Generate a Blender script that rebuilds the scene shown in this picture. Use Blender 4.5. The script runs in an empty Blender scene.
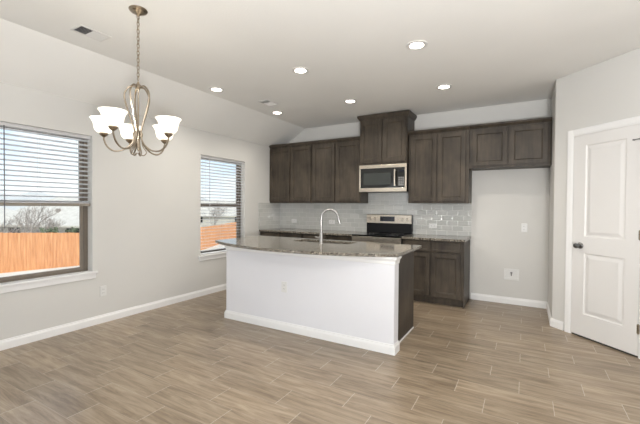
import bpy, bmesh, math, random
from mathutils import Vector, Matrix, Quaternion
random.seed(7)
PI = math.pi
scene = bpy.context.scene
COL = scene.collection

# ------------------------------------------------------------------ camera
FPX = 354.3
cam_d = bpy.data.cameras.new('camera'); cam = bpy.data.objects.new('camera', cam_d); COL.objects.link(cam)
cam_d.sensor_width = 36; cam_d.lens = FPX / 640 * 36; cam_d.clip_start = .05; cam_d.clip_end = 500
yaw, pitch, roll = math.radians(30.06), math.radians(-.871), math.radians(.432)
F = Vector((-math.sin(yaw)*math.cos(pitch), math.cos(yaw)*math.cos(pitch), math.sin(pitch)))
R = Vector((math.cos(yaw), math.sin(yaw), 0)); U = R.cross(F)
R2 = R*math.cos(roll) + U*math.sin(roll); U2 = -R*math.sin(roll) + U*math.cos(roll)
CAM = Vector((4.1267, -5.5797, 1.3335))
cam.matrix_world = Matrix(((R2.x, U2.x, -F.x, CAM.x), (R2.y, U2.y, -F.y, CAM.y), (R2.z, U2.z, -F.z, CAM.z), (0, 0, 0, 1)))
scene.camera = cam

# ------------------------------------------------------------------ world, sun, exposure
scene.view_settings.view_transform = 'Standard'; scene.view_settings.look = 'None'
scene.view_settings.gamma = 1; scene.view_settings.exposure = 0.0
scene.view_settings.use_curve_mapping = False
world = bpy.data.worlds.new('world'); scene.world = world; world.use_nodes = True
wn = world.node_tree.nodes; wl = world.node_tree.links
tcw = wn.new('ShaderNodeTexCoord'); sep = wn.new('ShaderNodeSeparateXYZ'); wl.new(tcw.outputs['Generated'], sep.inputs[0])
rw = wn.new('ShaderNodeValToRGB'); wl.new(sep.outputs[2], rw.inputs[0]); el = rw.color_ramp.elements
el[0].position = 0; el[0].color = (.92, .96, 1, 1); el[1].position = .6; el[1].color = (.22, .42, .85, 1); m_ = el.new(.16); m_.color = (.60, .78, 1, 1)
mpw = wn.new('ShaderNodeMapping'); mpw.inputs['Scale'].default_value = (1.5, 1.5, 7); wl.new(tcw.outputs['Generated'], mpw.inputs[0])
nw = wn.new('ShaderNodeTexNoise'); nw.inputs['Scale'].default_value = 2.2; nw.inputs['Detail'].default_value = 6; wl.new(mpw.outputs[0], nw.inputs['Vector'])
rc = wn.new('ShaderNodeValToRGB'); wl.new(nw.outputs[0], rc.inputs[0]); rc.color_ramp.elements[0].position = .45; rc.color_ramp.elements[1].position = .62
mw_ = wn.new('ShaderNodeMixRGB'); wl.new(rc.outputs[0], mw_.inputs[0]); wl.new(rw.outputs[0], mw_.inputs[1]); mw_.inputs[2].default_value = (.95, .97, 1, 1)
bg = wn['Background']; wl.new(mw_.outputs[0], bg.inputs[0]); bg.inputs[1].default_value = 1.35

def light(name, kind, loc, energy, color=(1, 1, 1), target=None, **kw):
    d = bpy.data.lights.new(name, kind); o = bpy.data.objects.new(name, d); COL.objects.link(o)
    o.location = loc; d.energy = energy; d.color = color
    for k, v in kw.items(): setattr(d, k, v)
    if target: o.rotation_euler = (Vector(target) - Vector(loc)).to_track_quat('-Z', 'Y').to_euler()
    return o
light('sun', 'SUN', (20, -5, 20), 4.2, (1, .95, .88), target=(0, 3, 0), angle=.02)
# fill lamps added at the unseen openings behind the camera, as daylight
light('daylight_fill_rear', 'AREA', (5.2, -9.3, 1.3), 110, (.97, .985, 1), target=(4.2, 0, 2.9), shape='RECTANGLE', size=3.2, size_y=2.0)
light('daylight_fill_patio', 'AREA', (.25, -7.7, 1.2), 18, (.90, .95, 1), target=(5, -5.5, 1.8), shape='RECTANGLE', size=1.6, size_y=2.0)
light('daylight_fill_side', 'AREA', (7.2, -5.5, 1.4), 9, (1, .985, .96), target=(0, -3.5, 1.6), shape='RECTANGLE', size=2.6, size_y=1.5)
# added fill lamp behind the camera, aimed up to brighten the ceiling
light('ceiling_fill', 'AREA', (4.7, -5.9, 1.0), 185, (1, .99, .98), target=(4.35, -4.9, 3.6), shape='DISK', size=.5)

# ------------------------------------------------------------------ materials
def mat(name, color, rough=.5, metal=0., emit=None, estr=0., spec=.5):
    m = bpy.data.materials.new(name); m.use_nodes = True
    b = m.node_tree.nodes['Principled BSDF']
    b.inputs['Base Color'].default_value = (*color, 1); b.inputs['Roughness'].default_value = rough
    b.inputs['Metallic'].default_value = metal; b.inputs['Specular IOR Level'].default_value = spec
    if emit: b.inputs['Emission Color'].default_value = (*emit, 1); b.inputs['Emission Strength'].default_value = estr
    return m
def nodes(m): return m.node_tree.nodes, m.node_tree.links, m.node_tree.nodes['Principled BSDF']
def nd(n, t, **kw):
    x = n.new(t)
    for k, v in kw.items(): setattr(x, k, v)
    return x
def noise(n, l, scale, mapping=None, detail=4, rough=.5, coord='Object'):
    tc = nd(n, 'ShaderNodeTexCoord'); mp = nd(n, 'ShaderNodeMapping'); nz = nd(n, 'ShaderNodeTexNoise')
    l.new(tc.outputs[coord], mp.inputs[0]); l.new(mp.outputs[0], nz.inputs['Vector'])
    if mapping: mp.inputs['Scale'].default_value = mapping
    nz.inputs['Scale'].default_value = scale; nz.inputs['Detail'].default_value = detail; nz.inputs['Roughness'].default_value = rough
    return nz
def ramp(n, l, src, stops):
    r = nd(n, 'ShaderNodeValToRGB'); l.new(src, r.inputs[0]); e = r.color_ramp.elements
    while len(e) < len(stops): e.new(.5)
    for i, (p, c) in enumerate(stops): e[i].position = p; e[i].color = (*c, 1)
    return r
def bump(n, l, b, src, strength, dist=.002):
    bp = nd(n, 'ShaderNodeBump'); bp.inputs['Strength'].default_value = strength; bp.inputs['Distance'].default_value = dist
    l.new(src, bp.inputs['Height']); l.new(bp.outputs[0], b.inputs['Normal']); return bp
def painted(name, c, rough=.85, tex=.25, scale=160):
    m = mat(name, c, rough); n, l, b = nodes(m)
    nz = noise(n, l, scale, detail=3); bump(n, l, b, nz.outputs[0], tex, .0015)
    nz2 = noise(n, l, 1.3, detail=2)
    r = ramp(n, l, nz2.outputs[0], [(.3, tuple(x*.98 for x in c)), (.7, tuple(min(1, x*1.02) for x in c))])
    l.new(r.outputs[0], b.inputs['Base Color']); return m
M = {}
M['wall'] = painted('wall_paint', (.625, .618, .598))
M['ceil'] = painted('ceiling_paint', (.80, .795, .775), tex=.5, scale=60)
M['white'] = painted('white_trim_paint', (.80, .80, .80), .4, .03)
M['island'] = painted('island_white_paint', (.72, .725, .76), .5, .12)
M['door'] = painted('door_white_paint', (.71, .70, .69), .42, .05)
M['plate'] = mat('white_plastic', (.69, .69, .68), .35)
M['slot'] = mat('dark_slot', (.03, .03, .03), .6)
def wood(name, dark, light_):
    m = mat(name, dark, .46, spec=.35); n, l, b = nodes(m)
    nz = noise(n, l, 3.0, (9, 9, .9), 6, .6); nz2 = noise(n, l, 2.2, (1.2, 1.2, 1), 3, .6)
    mx = nd(n, 'ShaderNodeMath', operation='MULTIPLY_ADD'); l.new(nz2.outputs[0], mx.inputs[0]); mx.inputs[1].default_value = .6; 
    ms = nd(n, 'ShaderNodeMath', operation='MULTIPLY'); l.new(nz.outputs[0], ms.inputs[0]); ms.inputs[1].default_value = .4
    l.new(ms.outputs[0], mx.inputs[2])
    r = ramp(n, l, mx.outputs[0], [(.36, dark), (.62, light_)]); l.new(r.outputs[0], b.inputs['Base Color'])
    bump(n, l, b, nz.outputs[0], .12, .001); return m
M['wood'] = wood('stained_wood', (.026, .0205, .0155), (.082, .065, .048))
M['wood_base'] = M['wood']
M['wood_in'] = mat('cabinet_gap_dark', (.02, .016, .013), .7)
def granite():
    m = mat('granite', (.3, .28, .25), .09); n, l, b = nodes(m)
    a = noise(n, l, 70, detail=5, rough=.7); v = nd(n, 'ShaderNodeTexVoronoi'); v.inputs['Scale'].default_value = 110
    tc = nd(n, 'ShaderNodeTexCoord'); l.new(tc.outputs['Object'], v.inputs['Vector'])
    r = ramp(n, l, a.outputs[0], [(.37, (.02, .019, .018)), (.45, (.13, .12, .105)), (.54, (.235, .215, .185)), (.64, (.50, .47, .42))])
    r2 = ramp(n, l, v.outputs['Color'], [(.25, (.45, .43, .40)), (.7, (1.15, 1.1, 1.03))])
    mx = nd(n, 'ShaderNodeMixRGB', blend_type='MULTIPLY'); mx.inputs[0].default_value = .8
    l.new(r.outputs[0], mx.inputs[1]); l.new(r2.outputs[0], mx.inputs[2]); l.new(mx.outputs[0], b.inputs['Base Color']); return m
M['granite'] = granite()
def steel(name, c, rough, sc=(1, 1, 60)):
    m = mat(name, c, rough, 1.); n, l, b = nodes(m)
    nz = noise(n, l, 8, sc, 3); r = ramp(n, l, nz.outputs[0], [(.3, (rough*.8,)*3), (.7, (rough*1.2,)*3)])
    l.new(r.outputs[0], b.inputs['Roughness']); return m
M['steel'] = steel('stainless_steel', (.68, .61, .52), .3)
M['nickel'] = steel('brushed_nickel', (.34, .285, .22), .3)
M['faucet'] = steel('satin_nickel_faucet', (.36, .35, .34), .3)
M['knob'] = steel('dark_nickel_knob', (.22, .22, .22), .3)
M['blackglass'] = mat('black_glass', (.006, .007, .007), .04, spec=.7)
M['mwglass'] = mat('microwave_window', (.035, .04, .038), .08, spec=.6)
M['black'] = mat('black_enamel', (.008, .008, .009), .3, spec=.2)
M['display'] = mat('display_panel', (.01, .012, .02), .1)
M['frame'] = mat('taupe_window_vinyl', (.15, .125, .10), .5)
M['framelt'] = mat('taupe_window_sash', (.20, .17, .14), .5)
M['slat'] = mat('blind_slat', (.84, .86, .89), .45)
M['rail'] = mat('blind_bottom_rail', (.25, .225, .19), .5)
M['headrail'] = mat('blind_headrail', (.60, .60, .61), .5)
M['cord'] = mat('blind_cord', (.55, .55, .55), .7)
M['wand'] = mat('blind_wand_plastic', (.10, .10, .11), .3)
M['shade'] = mat('frosted_shade_glass', (.9, .88, .82), .4, emit=(1, .93, .80), estr=1.0)
M['bulb'] = mat('lit_bulb', (1, 1, 1), .4, emit=(1, .9, .75), estr=8)
M['lens'] = mat('downlight_lens', (1, 1, 1), .4, emit=(1, .93, .82), estr=14)
M['ventdark'] = mat('vent_dark', (.09, .09, .10), .8)
M['ventwhite'] = mat('vent_white', (.70, .69, .67), .5)
def glass():
    m = bpy.data.materials.new('window_glass'); m.use_nodes = True; n = m.node_tree.nodes; l = m.node_tree.links
    n.clear(); o = n.new('ShaderNodeOutputMaterial'); t = n.new('ShaderNodeBsdfTransparent'); g = n.new('ShaderNodeBsdfGlossy')
    g.inputs['Roughness'].default_value = .0; t.inputs[0].default_value = (.96, .98, .97, 1)
    fr = n.new('ShaderNodeFresnel'); fr.inputs[0].default_value = 1.3; mx = n.new('ShaderNodeMixShader')
    l.new(fr.outputs[0], mx.inputs[0]); l.new(t.outputs[0], mx.inputs[1]); l.new(g.outputs[0], mx.inputs[2]); l.new(mx.outputs[0], o.inputs[0]); return m
M['glass'] = glass()
def floor_mat():
    m = mat('wood_look_tile', (.3, .25, .2), .3); n, l, b = nodes(m)
    tc = nd(n, 'ShaderNodeTexCoord'); sp = nd(n, 'ShaderNodeSeparateXYZ'); l.new(tc.outputs['Object'], sp.inputs[0])
    def ma(op, a, b_=None, c=None):
        x = nd(n, 'ShaderNodeMath', operation=op)
        for i, v in enumerate((a, b_, c)):
            if v is None: continue
            if isinstance(v, (int, float)): x.inputs[i].default_value = v
            else: l.new(v, x.inputs[i])
        return x.outputs[0]
    W, L = .2, .61
    v = ma('DIVIDE', ma('ADD', sp.outputs[1], 2.87), W); row = ma('FLOOR', v); fv = ma('SUBTRACT', v, row)
    u = ma('DIVIDE', ma('ADD', ma('SUBTRACT', sp.outputs[0], 3.70), ma('MULTIPLY', row, L/3)), L); cl = ma('FLOOR', u); fu = ma('SUBTRACT', u, cl)
    du = ma('MULTIPLY', ma('MINIMUM', fu, ma('SUBTRACT', 1., fu)), L); dv = ma('MULTIPLY', ma('MINIMUM', fv, ma('SUBTRACT', 1., fv)), W)
    gr = ma('LESS_THAN', du, .0022); gr2 = ma('LESS_THAN', dv, .0016); grout = ma('MAXIMUM', gr, gr2)
    cb = nd(n, 'ShaderNodeCombineXYZ'); l.new(cl, cb.inputs[0]); l.new(row, cb.inputs[1])
    wnz = nd(n, 'ShaderNodeTexWhiteNoise'); wnz.noise_dimensions = '2D'; l.new(cb.outputs[0], wnz.inputs['Vector'])
    # grain: stretched noise shifted per tile
    mp = nd(n, 'ShaderNodeMapping'); mp.inputs['Scale'].default_value = (1.5, 15, 1); l.new(tc.outputs['Object'], mp.inputs[0])
    ad = nd(n, 'ShaderNodeVectorMath', operation='ADD'); l.new(mp.outputs[0], ad.inputs[0])
    sc = nd(n, 'ShaderNodeVectorMath', operation='SCALE'); l.new(wnz.outputs['Color'], sc.inputs[0]); sc.inputs['Scale'].default_value = 9
    l.new(sc.outputs[0], ad.inputs[1])
    nz = nd(n, 'ShaderNodeTexNoise'); nz.inputs['Scale'].default_value = 1.5; nz.inputs['Detail'].default_value = 8; nz.inputs['Roughness'].default_value = .7
    nz.inputs['Distortion'].default_value = .6; l.new(ad.outputs[0], nz.inputs['Vector'])
    r = ramp(n, l, nz.outputs[0], [(.28, (.135, .103, .073)), (.44, (.235, .187, .140)), (.56, (.315, .258, .198)), (.74, (.42, .355, .28))])
    hv = nd(n, 'ShaderNodeHueSaturation'); l.new(r.outputs[0], hv.inputs['Color'])
    l.new(ma('MULTIPLY_ADD', wnz.outputs['Value'], .26, .87), hv.inputs['Value']); hv.inputs['Saturation'].default_value = 1.18
    mx = nd(n, 'ShaderNodeMixRGB'); l.new(ma('MULTIPLY', gr, .75), mx.inputs[0]); l.new(hv.outputs[0], mx.inputs[1]); mx.inputs[2].default_value = (.52, .47, .41, 1)
    mx2 = nd(n, 'ShaderNodeMixRGB'); l.new(ma('MULTIPLY', gr2, .35), mx2.inputs[0]); l.new(mx.outputs[0], mx2.inputs[1]); mx2.inputs[2].default_value = (.46, .41, .36, 1)
    l.new(mx2.outputs[0], b.inputs['Base Color'])
    bp = nd(n, 'ShaderNodeBump'); bp.inputs['Strength'].default_value = .25; bp.inputs['Distance'].default_value = .001
    l.new(ma('SUBTRACT', nz.outputs[0], ma('MULTIPLY', grout, 1.)), bp.inputs['Height']); l.new(bp.outputs[0], b.inputs['Normal'])
    return m
M['floor'] = floor_mat()
def tile_mat(name, axis):
    m = mat(name, (.5, .5, .48), .08); n, l, b = nodes(m)
    tc = nd(n, 'ShaderNodeTexCoord'); sp = nd(n, 'ShaderNodeSeparateXYZ'); l.new(tc.outputs['Object'], sp.inputs[0])
    cb = nd(n, 'ShaderNodeCombineXYZ'); l.new(sp.outputs[axis], cb.inputs[0]); l.new(sp.outputs[2], cb.inputs[1])
    def brick(mortar, c1, c2, mc, smooth=0.):
        br = nd(n, 'ShaderNodeTexBrick'); l.new(cb.outputs[0], br.inputs['Vector']); br.inputs['Scale'].default_value = 1
        br.inputs['Brick Width'].default_value = .152; br.inputs['Row Height'].default_value = .076; br.inputs['Mortar Size'].default_value = mortar
        br.inputs['Mortar Smooth'].default_value = smooth
        br.inputs['Color1'].default_value = (*c1, 1); br.inputs['Color2'].default_value = (*c2, 1); br.inputs['Mortar'].default_value = (*mc, 1); return br
    a = brick(.0018, (.47, .475, .455), (.54, .54, .52), (.68, .68, .66)); l.new(a.outputs['Color'], b.inputs['Base Color'])
    g = brick(.009, (1, 1, 1), (1, 1, 1), (0, 0, 0), 1.)
    tl = nd(n, 'ShaderNodeTexNoise'); tl.inputs['Scale'].default_value = 9; l.new(tc.outputs['Object'], tl.inputs['Vector'])
    ad = nd(n, 'ShaderNodeMath', operation='MULTIPLY_ADD'); l.new(tl.outputs[0], ad.inputs[0]); ad.inputs[1].default_value = 1.2; 
    iv = nd(n, 'ShaderNodeMath', operation='SUBTRACT'); iv.inputs[0].default_value = 1; l.new(g.outputs['Fac'], iv.inputs[1]); l.new(iv.outputs[0], ad.inputs[2])
    bump(n, l, b, ad.outputs[0], .6, .003); b.inputs['Coat Weight'].default_value = .3; return m
M['tile'] = tile_mat('glazed_subway_tile', 0); M['tile_side'] = tile_mat('glazed_subway_tile_side', 1)
def fence_mat():
    m = mat('cedar_fence', (.7, .4, .2), .8); n, l, b = nodes(m)
    nz = noise(n, l, 2.2, (5, 5, .5), 4); r = ramp(n, l, nz.outputs[0], [(.3, (.50, .21, .085)), (.7, (.70, .34, .155))]); l.new(r.outputs[0], b.inputs['Base Color']); return m
M['fence'] = fence_mat()
def rough_mat(name, a, c, sc, rough=.9):
    m = mat(name, a, rough); n, l, b = nodes(m); nz = noise(n, l, sc, detail=5)
    r = ramp(n, l, nz.outputs[0], [(.35, a), (.65, c)]); l.new(r.outputs[0], b.inputs['Base Color']); return m
M['yard'] = rough_mat('dry_pale_yard', (.62, .58, .48), (.74, .70, .60), .6)
M['roof'] = rough_mat('weathered_pale_shingles', (.50, .46, .39), (.58, .54, .47), 3)
M['siding'] = rough_mat('pale_siding', (.40, .38, .33), (.46, .43, .38), 2)
M['bark'] = rough_mat('grey_bark', (.22, .19, .16), (.34, .30, .27), 6)
M['evergreen'] = rough_mat('eave_shade_green', (.08, .10, .06), (.15, .17, .10), 3)  # dark green standing in for the eave shadow line
M['hill'] = rough_mat('hazy_scrub', (.42, .42, .40), (.55, .54, .50), .15)

# ------------------------------------------------------------------ builders
class MB:
    def __init__(s, T=None): s.v = []; s.f = []; s.T = T or Matrix.Identity(4)
    def add(s, vs, fs):
        k = len(s.v); s.v += [s.T @ Vector(v) for v in vs]; s.f += [tuple(i + k for i in f) for f in fs]; return s
    def box(s, x0, x1, y0, y1, z0, z1):
        x0, x1 = sorted((x0, x1)); y0, y1 = sorted((y0, y1)); z0, z1 = sorted((z0, z1))
        vs = [(x, y, z) for x in (x0, x1) for y in (y0, y1) for z in (z0, z1)]
        return s.add(vs, [(0, 1, 3, 2), (4, 6, 7, 5), (0, 4, 5, 1), (2, 3, 7, 6), (0, 2, 6, 4), (1, 5, 7, 3)])
    def prism(s, pts, axis, a, b):
        """polygon pts in the plane normal to axis (other two in xyz order) swept a..b"""
        def mk(p, t):
            q = list(p); q.insert(axis, t); return tuple(q)
        n = len(pts); vs = [mk(p, a) for p in pts] + [mk(p, b) for p in pts]
        fs = [tuple(range(n)), tuple(range(2*n-1, n-1, -1))] + [(i, i+n, (i+1) % n + n, (i+1) % n) for i in range(n)]
        return s.add(vs, fs)
    def tube(s, path, r, seg=10, closed=False, caps=True):
        P = [Vector(p) for p in path]; n = len(P); rr = r if isinstance(r, (list, tuple)) else [r]*n
        vs = []; up = None
        for i in range(n):
            t = (P[(i+1) % n] - P[i-1]) if closed else (P[min(i+1, n-1)] - P[max(i-1, 0)])
            t.normalize()
            if up is None: up = t.orthogonal().normalized()
            up = (up - t*up.dot(t)).normalized(); w = t.cross(up)
            for k in range(seg):
                a = 2*PI*k/seg; vs.append(P[i] + (up*math.cos(a) + w*math.sin(a))*rr[i])
        fs = []
        for i in range(n if closed else n-1):
            j = (i+1) % n
            for k in range(seg): fs.append((i*seg+k, i*seg+(k+1) % seg, j*seg+(k+1) % seg, j*seg+k))
        if not closed and caps: fs += [tuple(range(seg-1, -1, -1)), tuple(range((n-1)*seg, n*seg))]
        return s.add(vs, fs)
    def lathe(s, prof, c=(0, 0, 0), seg=28, axis='z', capped=True):
        vs = []
        for (r, z) in prof:
            for k in range(seg):
                a = 2*PI*k/seg; x, y = r*math.cos(a), r*math.sin(a)
                p = {'z': (x, y, z), 'y': (x, z, y), 'x': (z, x, y)}[axis]
                vs.append((p[0]+c[0], p[1]+c[1], p[2]+c[2]))
        m = len(prof); fs = [(i*seg+k, i*seg+(k+1) % seg, (i+1)*seg+(k+1) % seg, (i+1)*seg+k) for i in range(m-1) for k in range(seg)]
        if capped: fs += [tuple(range(seg)), tuple(range((m-1)*seg, m*seg))]
        return s.add(vs, fs)
    def loops(s, x0, x1, z0, z1, lst):
        """nested rectangles (inset, y) in the xz plane, last one filled"""
        vs = []
        for (i, y) in lst: vs += [(x0+i, y, z0+i), (x1-i, y, z0+i), (x1-i, y, z1-i), (x0+i, y, z1-i)]
        fs = []
        for q in range(len(lst)-1):
            for k in range(4): fs.append((q*4+k, q*4+(k+1) % 4, (q+1)*4+(k+1) % 4, (q+1)*4+k))
        e = (len(lst)-1)*4; fs.append((e, e+1, e+2, e+3)); return s.add(vs, fs)
    def build(s, name, m, parent=None, bevel=0, smooth=False, loc=None, segs=2):
        off = Vector(loc) if loc is not None else Vector((0, 0, 0))
        p = parent; tot = off.copy()
        while p is not None: tot += p.location; p = p.parent
        me = bpy.data.meshes.new(name); me.from_pydata([v - tot for v in s.v], [], s.f)
        bm = bmesh.new(); bm.from_mesh(me); bmesh.ops.recalc_face_normals(bm, faces=bm.faces); bm.to_mesh(me); bm.free()
        me.materials.append(m)
        if smooth:
            me.polygons.foreach_set('use_smooth', [True]*len(me.polygons))
            me.set_sharp_from_angle(angle=math.radians(40)) if hasattr(me, 'set_sharp_from_angle') else None
        o = bpy.data.objects.new(name, me); COL.objects.link(o); o.location = off
        if parent: o.parent = parent
        if bevel:
            b = o.modifiers.new('bevel', 'BEVEL'); b.width = bevel; b.segments = segs; b.limit_method = 'ANGLE'
        return o
def tag(o, label=None, cat=None, group=None, kind=None):
    for k, v in (('label', label), ('category', cat), ('group', group), ('kind', kind)):
        if v: o[k] = v
    return o
def thing(name, label, cat, loc, group=None):
    o = bpy.data.objects.new(name, None); COL.objects.link(o); o.location = loc; o.empty_display_size = .1
    return tag(o, label, cat, group)
def copy_tree(o, parent=None):
    c = o.copy(); COL.objects.link(c)
    if parent: c.parent = parent
    for ch in [x for x in list(bpy.data.objects) if x.parent == o]: copy_tree(ch, c)
    return c
def clone(root, loc, label):
    c = copy_tree(root); c.location = loc; c['label'] = label; return c
def struct(o): return tag(o, kind='structure')

# ------------------------------------------------------------------ room shell
XR, RET, HC, HW, SX = 4.405, -.80, 2.78, 2.44, .575
XE, YE = 7.5, -9.5           # extent of the open plan room behind the camera
PX, PY = XR + 1.0, RET - 1.0  # end of the angled pantry wall
M45 = Matrix.Translation((XR, RET, 0)) @ Matrix.Rotation(math.radians(-45), 4, 'Z')  # local x runs along the angled wall, -y faces the room
struct(MB().box(-.15, XE+.15, YE-.15, .15, -.12, 0).build('floor', M['floor']))
c = MB().prism([(-.15, HW), (0, HW), (SX, HC), (XE+.15, HC), (XE+.15, HC+.15), (-.15, HC+.15)], 1, YE-.15, .15)
struct(c.build('ceiling', M['ceil']))
W1 = (-4.406, -3.456, .596, 2.09); W2 = (-1.953, -1.002, .596, 2.085); W3 = (-8.6, -6.9, .0, 2.05)
def wall_with_openings(a0, a1, h, opens, mk):
    """mk(a,b,z0,z1) adds a box; opens are (a,b,z0,z1) sorted"""
    cur = a0
    for (a, b, z0, z1) in opens:
        mk(cur, a, 0, h)
        if z0 > 0: mk(a, b, 0, z0)
        mk(a, b, z1, h); cur = b
    mk(cur, a1, 0, h)
w = MB(); wall_with_openings(YE-.15, .15, HW, [W3, W1, W2], lambda a, b, z0, z1: w.box(-.15, 0, a, b, z0, z1))
struct(w.build('wall_left', M['wall']))
struct(MB().box(0, PX+.3, 0, .15, 0, HC+.1).build('wall_back', M['wall']))
w = MB(); w.prism([(XR, 0), (XR, RET), (PX, PY), (XE, PY), (XE, PY+.12), (PX+.05, PY+.12), (XR+.12, RET+.05), (XR+.12, 0)], 2, 0, HC)
struct(w.build('wall_right', M['wall'], bevel=.008))
WR = [(-7.0, -4.0, .6, 2.09)]
w = MB(); wall_with_openings(YE-.15, PY, HC, WR, lambda a, b, z0, z1: w.box(XE, XE+.15, a, b, z0, z1)); struct(w.build('wall_side', M['wall']))
WB = [(.7, 2.9, .6, 2.09), (3.6, 6.8, .0, 2.05)]
w = MB(); wall_with_openings(0, XE, HC, WB, lambda a, b, z0, z1: w.box(a, b, YE-.15, YE, z0, z1)); struct(w.build('wall_rear', M['wall']))

BBP = [(0, 0), (.015, 0), (.015, .062), (.011, .074), (.006, .079), (.006, .088), (0, .092)]   # baseboard profile (out, up)
def baseboard(side, runs):
    b = MB()
    for (p, q) in runs:
        p, q = Vector((*p, 0)), Vector((*q, 0)); d = (q-p); L = d.length; d.normalize(); nrm = Vector((-d.y, d.x, 0))
        T = Matrix(((d.x, nrm.x, 0, p.x), (d.y, nrm.y, 0, p.y), (0, 0, 1, 0), (0, 0, 0, 1)))
        k = MB(T); k.prism(BBP, 0, 0, L); b.add(k.v, k.f)
    return struct(b.build('baseboard_' + side, M['white']))
baseboard('left', [((0, -.66), (0, -6.84))])
baseboard('back', [((XR, 0), (3.46, 0))])
s45 = math.sqrt(.5)
baseboard('right', [((XR, RET-.0), (XR, -.0)), ((XR+.148*s45, RET-.148*s45), (XR-.004, RET+.004)), ((PX, PY), (XR+.95*s45, RET-.95*s45))])

def window(nm, y0, y1, z0, z1, stool=True):
    g = MB().box(-.128, -.122, y0+.05, y1-.05, z0+.04, z1-.04).build(nm, M['glass']); struct(g)
    f = MB(); t = .042
    f.box(-.15, -.095, y0, y0+t, z0, z1).box(-.15, -.095, y1-t, y1, z0, z1).box(-.15, -.095, y0+t, y1-t, z1-.022, z1).box(-.15, -.095, y0+t, y1-t, z0, z0+.026)
    f.build('window_frame', M['frame'], g, bevel=.004)
    zm = (z0+z1)/2; s = MB(); q = .034
    for (a, b, xo) in ((z0+.026, zm+.034, -.102), (zm-.02, z1-.022, -.118)):
        s.box(xo-.02, xo, y0+t, y0+t+q, a, b).box(xo-.02, xo, y1-t-q, y1-t, a, b).box(xo-.02, xo, y0+t+q, y1-t-q, a, a+.026).box(xo-.02, xo, y0+t+q, y1-t-q, b-(.05 if a < zm-.1 else .02), b)
    s.build('window_sash', M['framelt'], g, bevel=.003)
    if stool:
        s = MB(); s.prism([(-.094, y0+.001), (.0005, y0+.001), (.0005, y0-.045), (.030, y0-.045), (.030, y1+.045), (.0005, y1+.045), (.0005, y1-.001), (-.094, y1-.001)], 2, z0-.019, z0+.004).build('window_sill', M['white'], g, bevel=.004)
        MB().box(.0005, .014, y0-.03, y1+.03, z0-.075, z0-.02).build('window_apron', M['white'], g, bevel=.003)
    return g
window('window_1', *W1); window('window_2', *W2)
# patio door and rear glazing (behind the camera)
def glazing(nm, box, vert, along):
    a0, a1, z0, z1 = box
    def bx(b, a, c_, y, yy, p, q): return b.box(y, yy, a, c_, p, q) if along == 1 else b.box(a, c_, y, yy, p, q)
    y = {'window_3': -.12, 'window_4': YE-.12, 'window_5': YE-.12, 'window_6': XE+.08}[nm]
    g = bx(MB(), a0, a1, y, y+.006, z0, z1).build(nm, M['glass']); struct(g)
    f = MB(); bx(f, a0, a0+.05, y-.02, y+.03, z0, z1); bx(f, a1-.05, a1, y-.02, y+.03, z0, z1)
    bx(f, a0, a1, y-.02, y+.03, z1-.05, z1); bx(f, a0, a1, y-.02, y+.03, z0, z0+.05)
    for k in range(1, vert): m_ = a0 + (a1-a0)*k/vert; bx(f, m_-.04, m_+.04, y-.02, y+.03, z0, z1)
    f.build('window_frame', M['white'], g)
glazing('window_3', W3, 2, 1); glazing('window_4', WB[0], 2, 0); glazing('window_5', WB[1], 2, 0); glazing('window_6', WR[0], 3, 1)

# ------------------------------------------------------------------ pantry door (on the angled wall)
D0, D1, DH = .243, .874, 2.09
d = MB(M45); yf = -.012
stile_l, stile_r = .125, .122
px0, px1 = D0+stile_l, D1-stile_r
zs = [(.0, .245), (.875, 1.045), (1.985, DH)]
zb = .018
d.box(D0, px0, yf, -.001, zb, DH).box(px1, D1, yf, -.001, zb, DH)
for a, b in zs: d.box(px0, px1, yf, -.001, max(a, zb), b)
for a, b in ((.245, .875), (1.045, 1.985)):
    d.loops(px0, px1, a, b, [(0, yf), (.010, yf+.009), (.022, yf+.009), (.05, yf+.0015), (.056, yf+.001)])
door = struct(d.build('door_1', M['door']))
cs = MB(M45); CW = .066
def casing_prof(): return [(0, 0), (0, -.017), (.012, -.019), (.05, -.014), (CW, -.010), (CW, 0)]
prof = [(0, -.010), (.015, -.014), (.054, -.019), (CW, -.017)]
def casing_vert(x0, sgn):
    pts = [(x0 + sgn*0, -.001), (x0, -.010), (x0+sgn*.02, -.016), (x0+sgn*.055, -.020), (x0+sgn*CW, -.018), (x0+sgn*CW, -.001)]
    cs.prism(pts, 2, 0, DH+.008+CW)
casing_vert(D0-.008, -1); casing_vert(D1+.008, 1)
cs.prism([(-.001, DH+.008), (-.010, DH+.008), (-.016, DH+.028), (-.020, DH+.063), (-.018, DH+.008+CW), (-.001, DH+.008+CW)], 0, D0-.008, D1+.008)
cs.build('door_casing', M['white'], door)
MB(M45).box(D0-.006, D1+.006, -.0015, -.0005, 0, zb).build('door_gap_shade', M['slot'], door)  # dark strip put in for the shade under the door
jb = MB(M45); jb.box(D0-.007, D0-.002, -.008, -.001, 0, DH+.006).box(D1+.002, D1+.007, -.008, -.001, 0, DH+.006).box(D0-.007, D1+.007, -.008, -.001, DH+.002, DH+.007)
jb.build('door_jamb', M['door'], door)
kx, kz = D0+.085, .95
k = MB(M45); k.lathe([(.033, -.012), (.033, -.018), (.026, -.024), (.012, -.026), (.010, -.05)], (kx, 0, kz), 24, 'y').build('rosette', M['knob'], door, smooth=True)
k = MB(M45)
k.lathe([(.010, -.048), (.018, -.052), (.026, -.060), (.028, -.070), (.023, -.080), (.010, -.085), (.001, -.086)], (kx, 0, kz), 24, 'y').build('door_knob', M['knob'], door, smooth=True)
for z in (.26, 1.10, 1.90):
    h = MB(M45); h.tube([(D1+.003, -.016, z-.045), (D1+.003, -.016, z+.045)], .0055, 8); h.box(D1-.010, D1+.014, -.0135, -.0125, z-.04, z+.04)
    h.build('hinge', M['nickel'], door)
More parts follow.
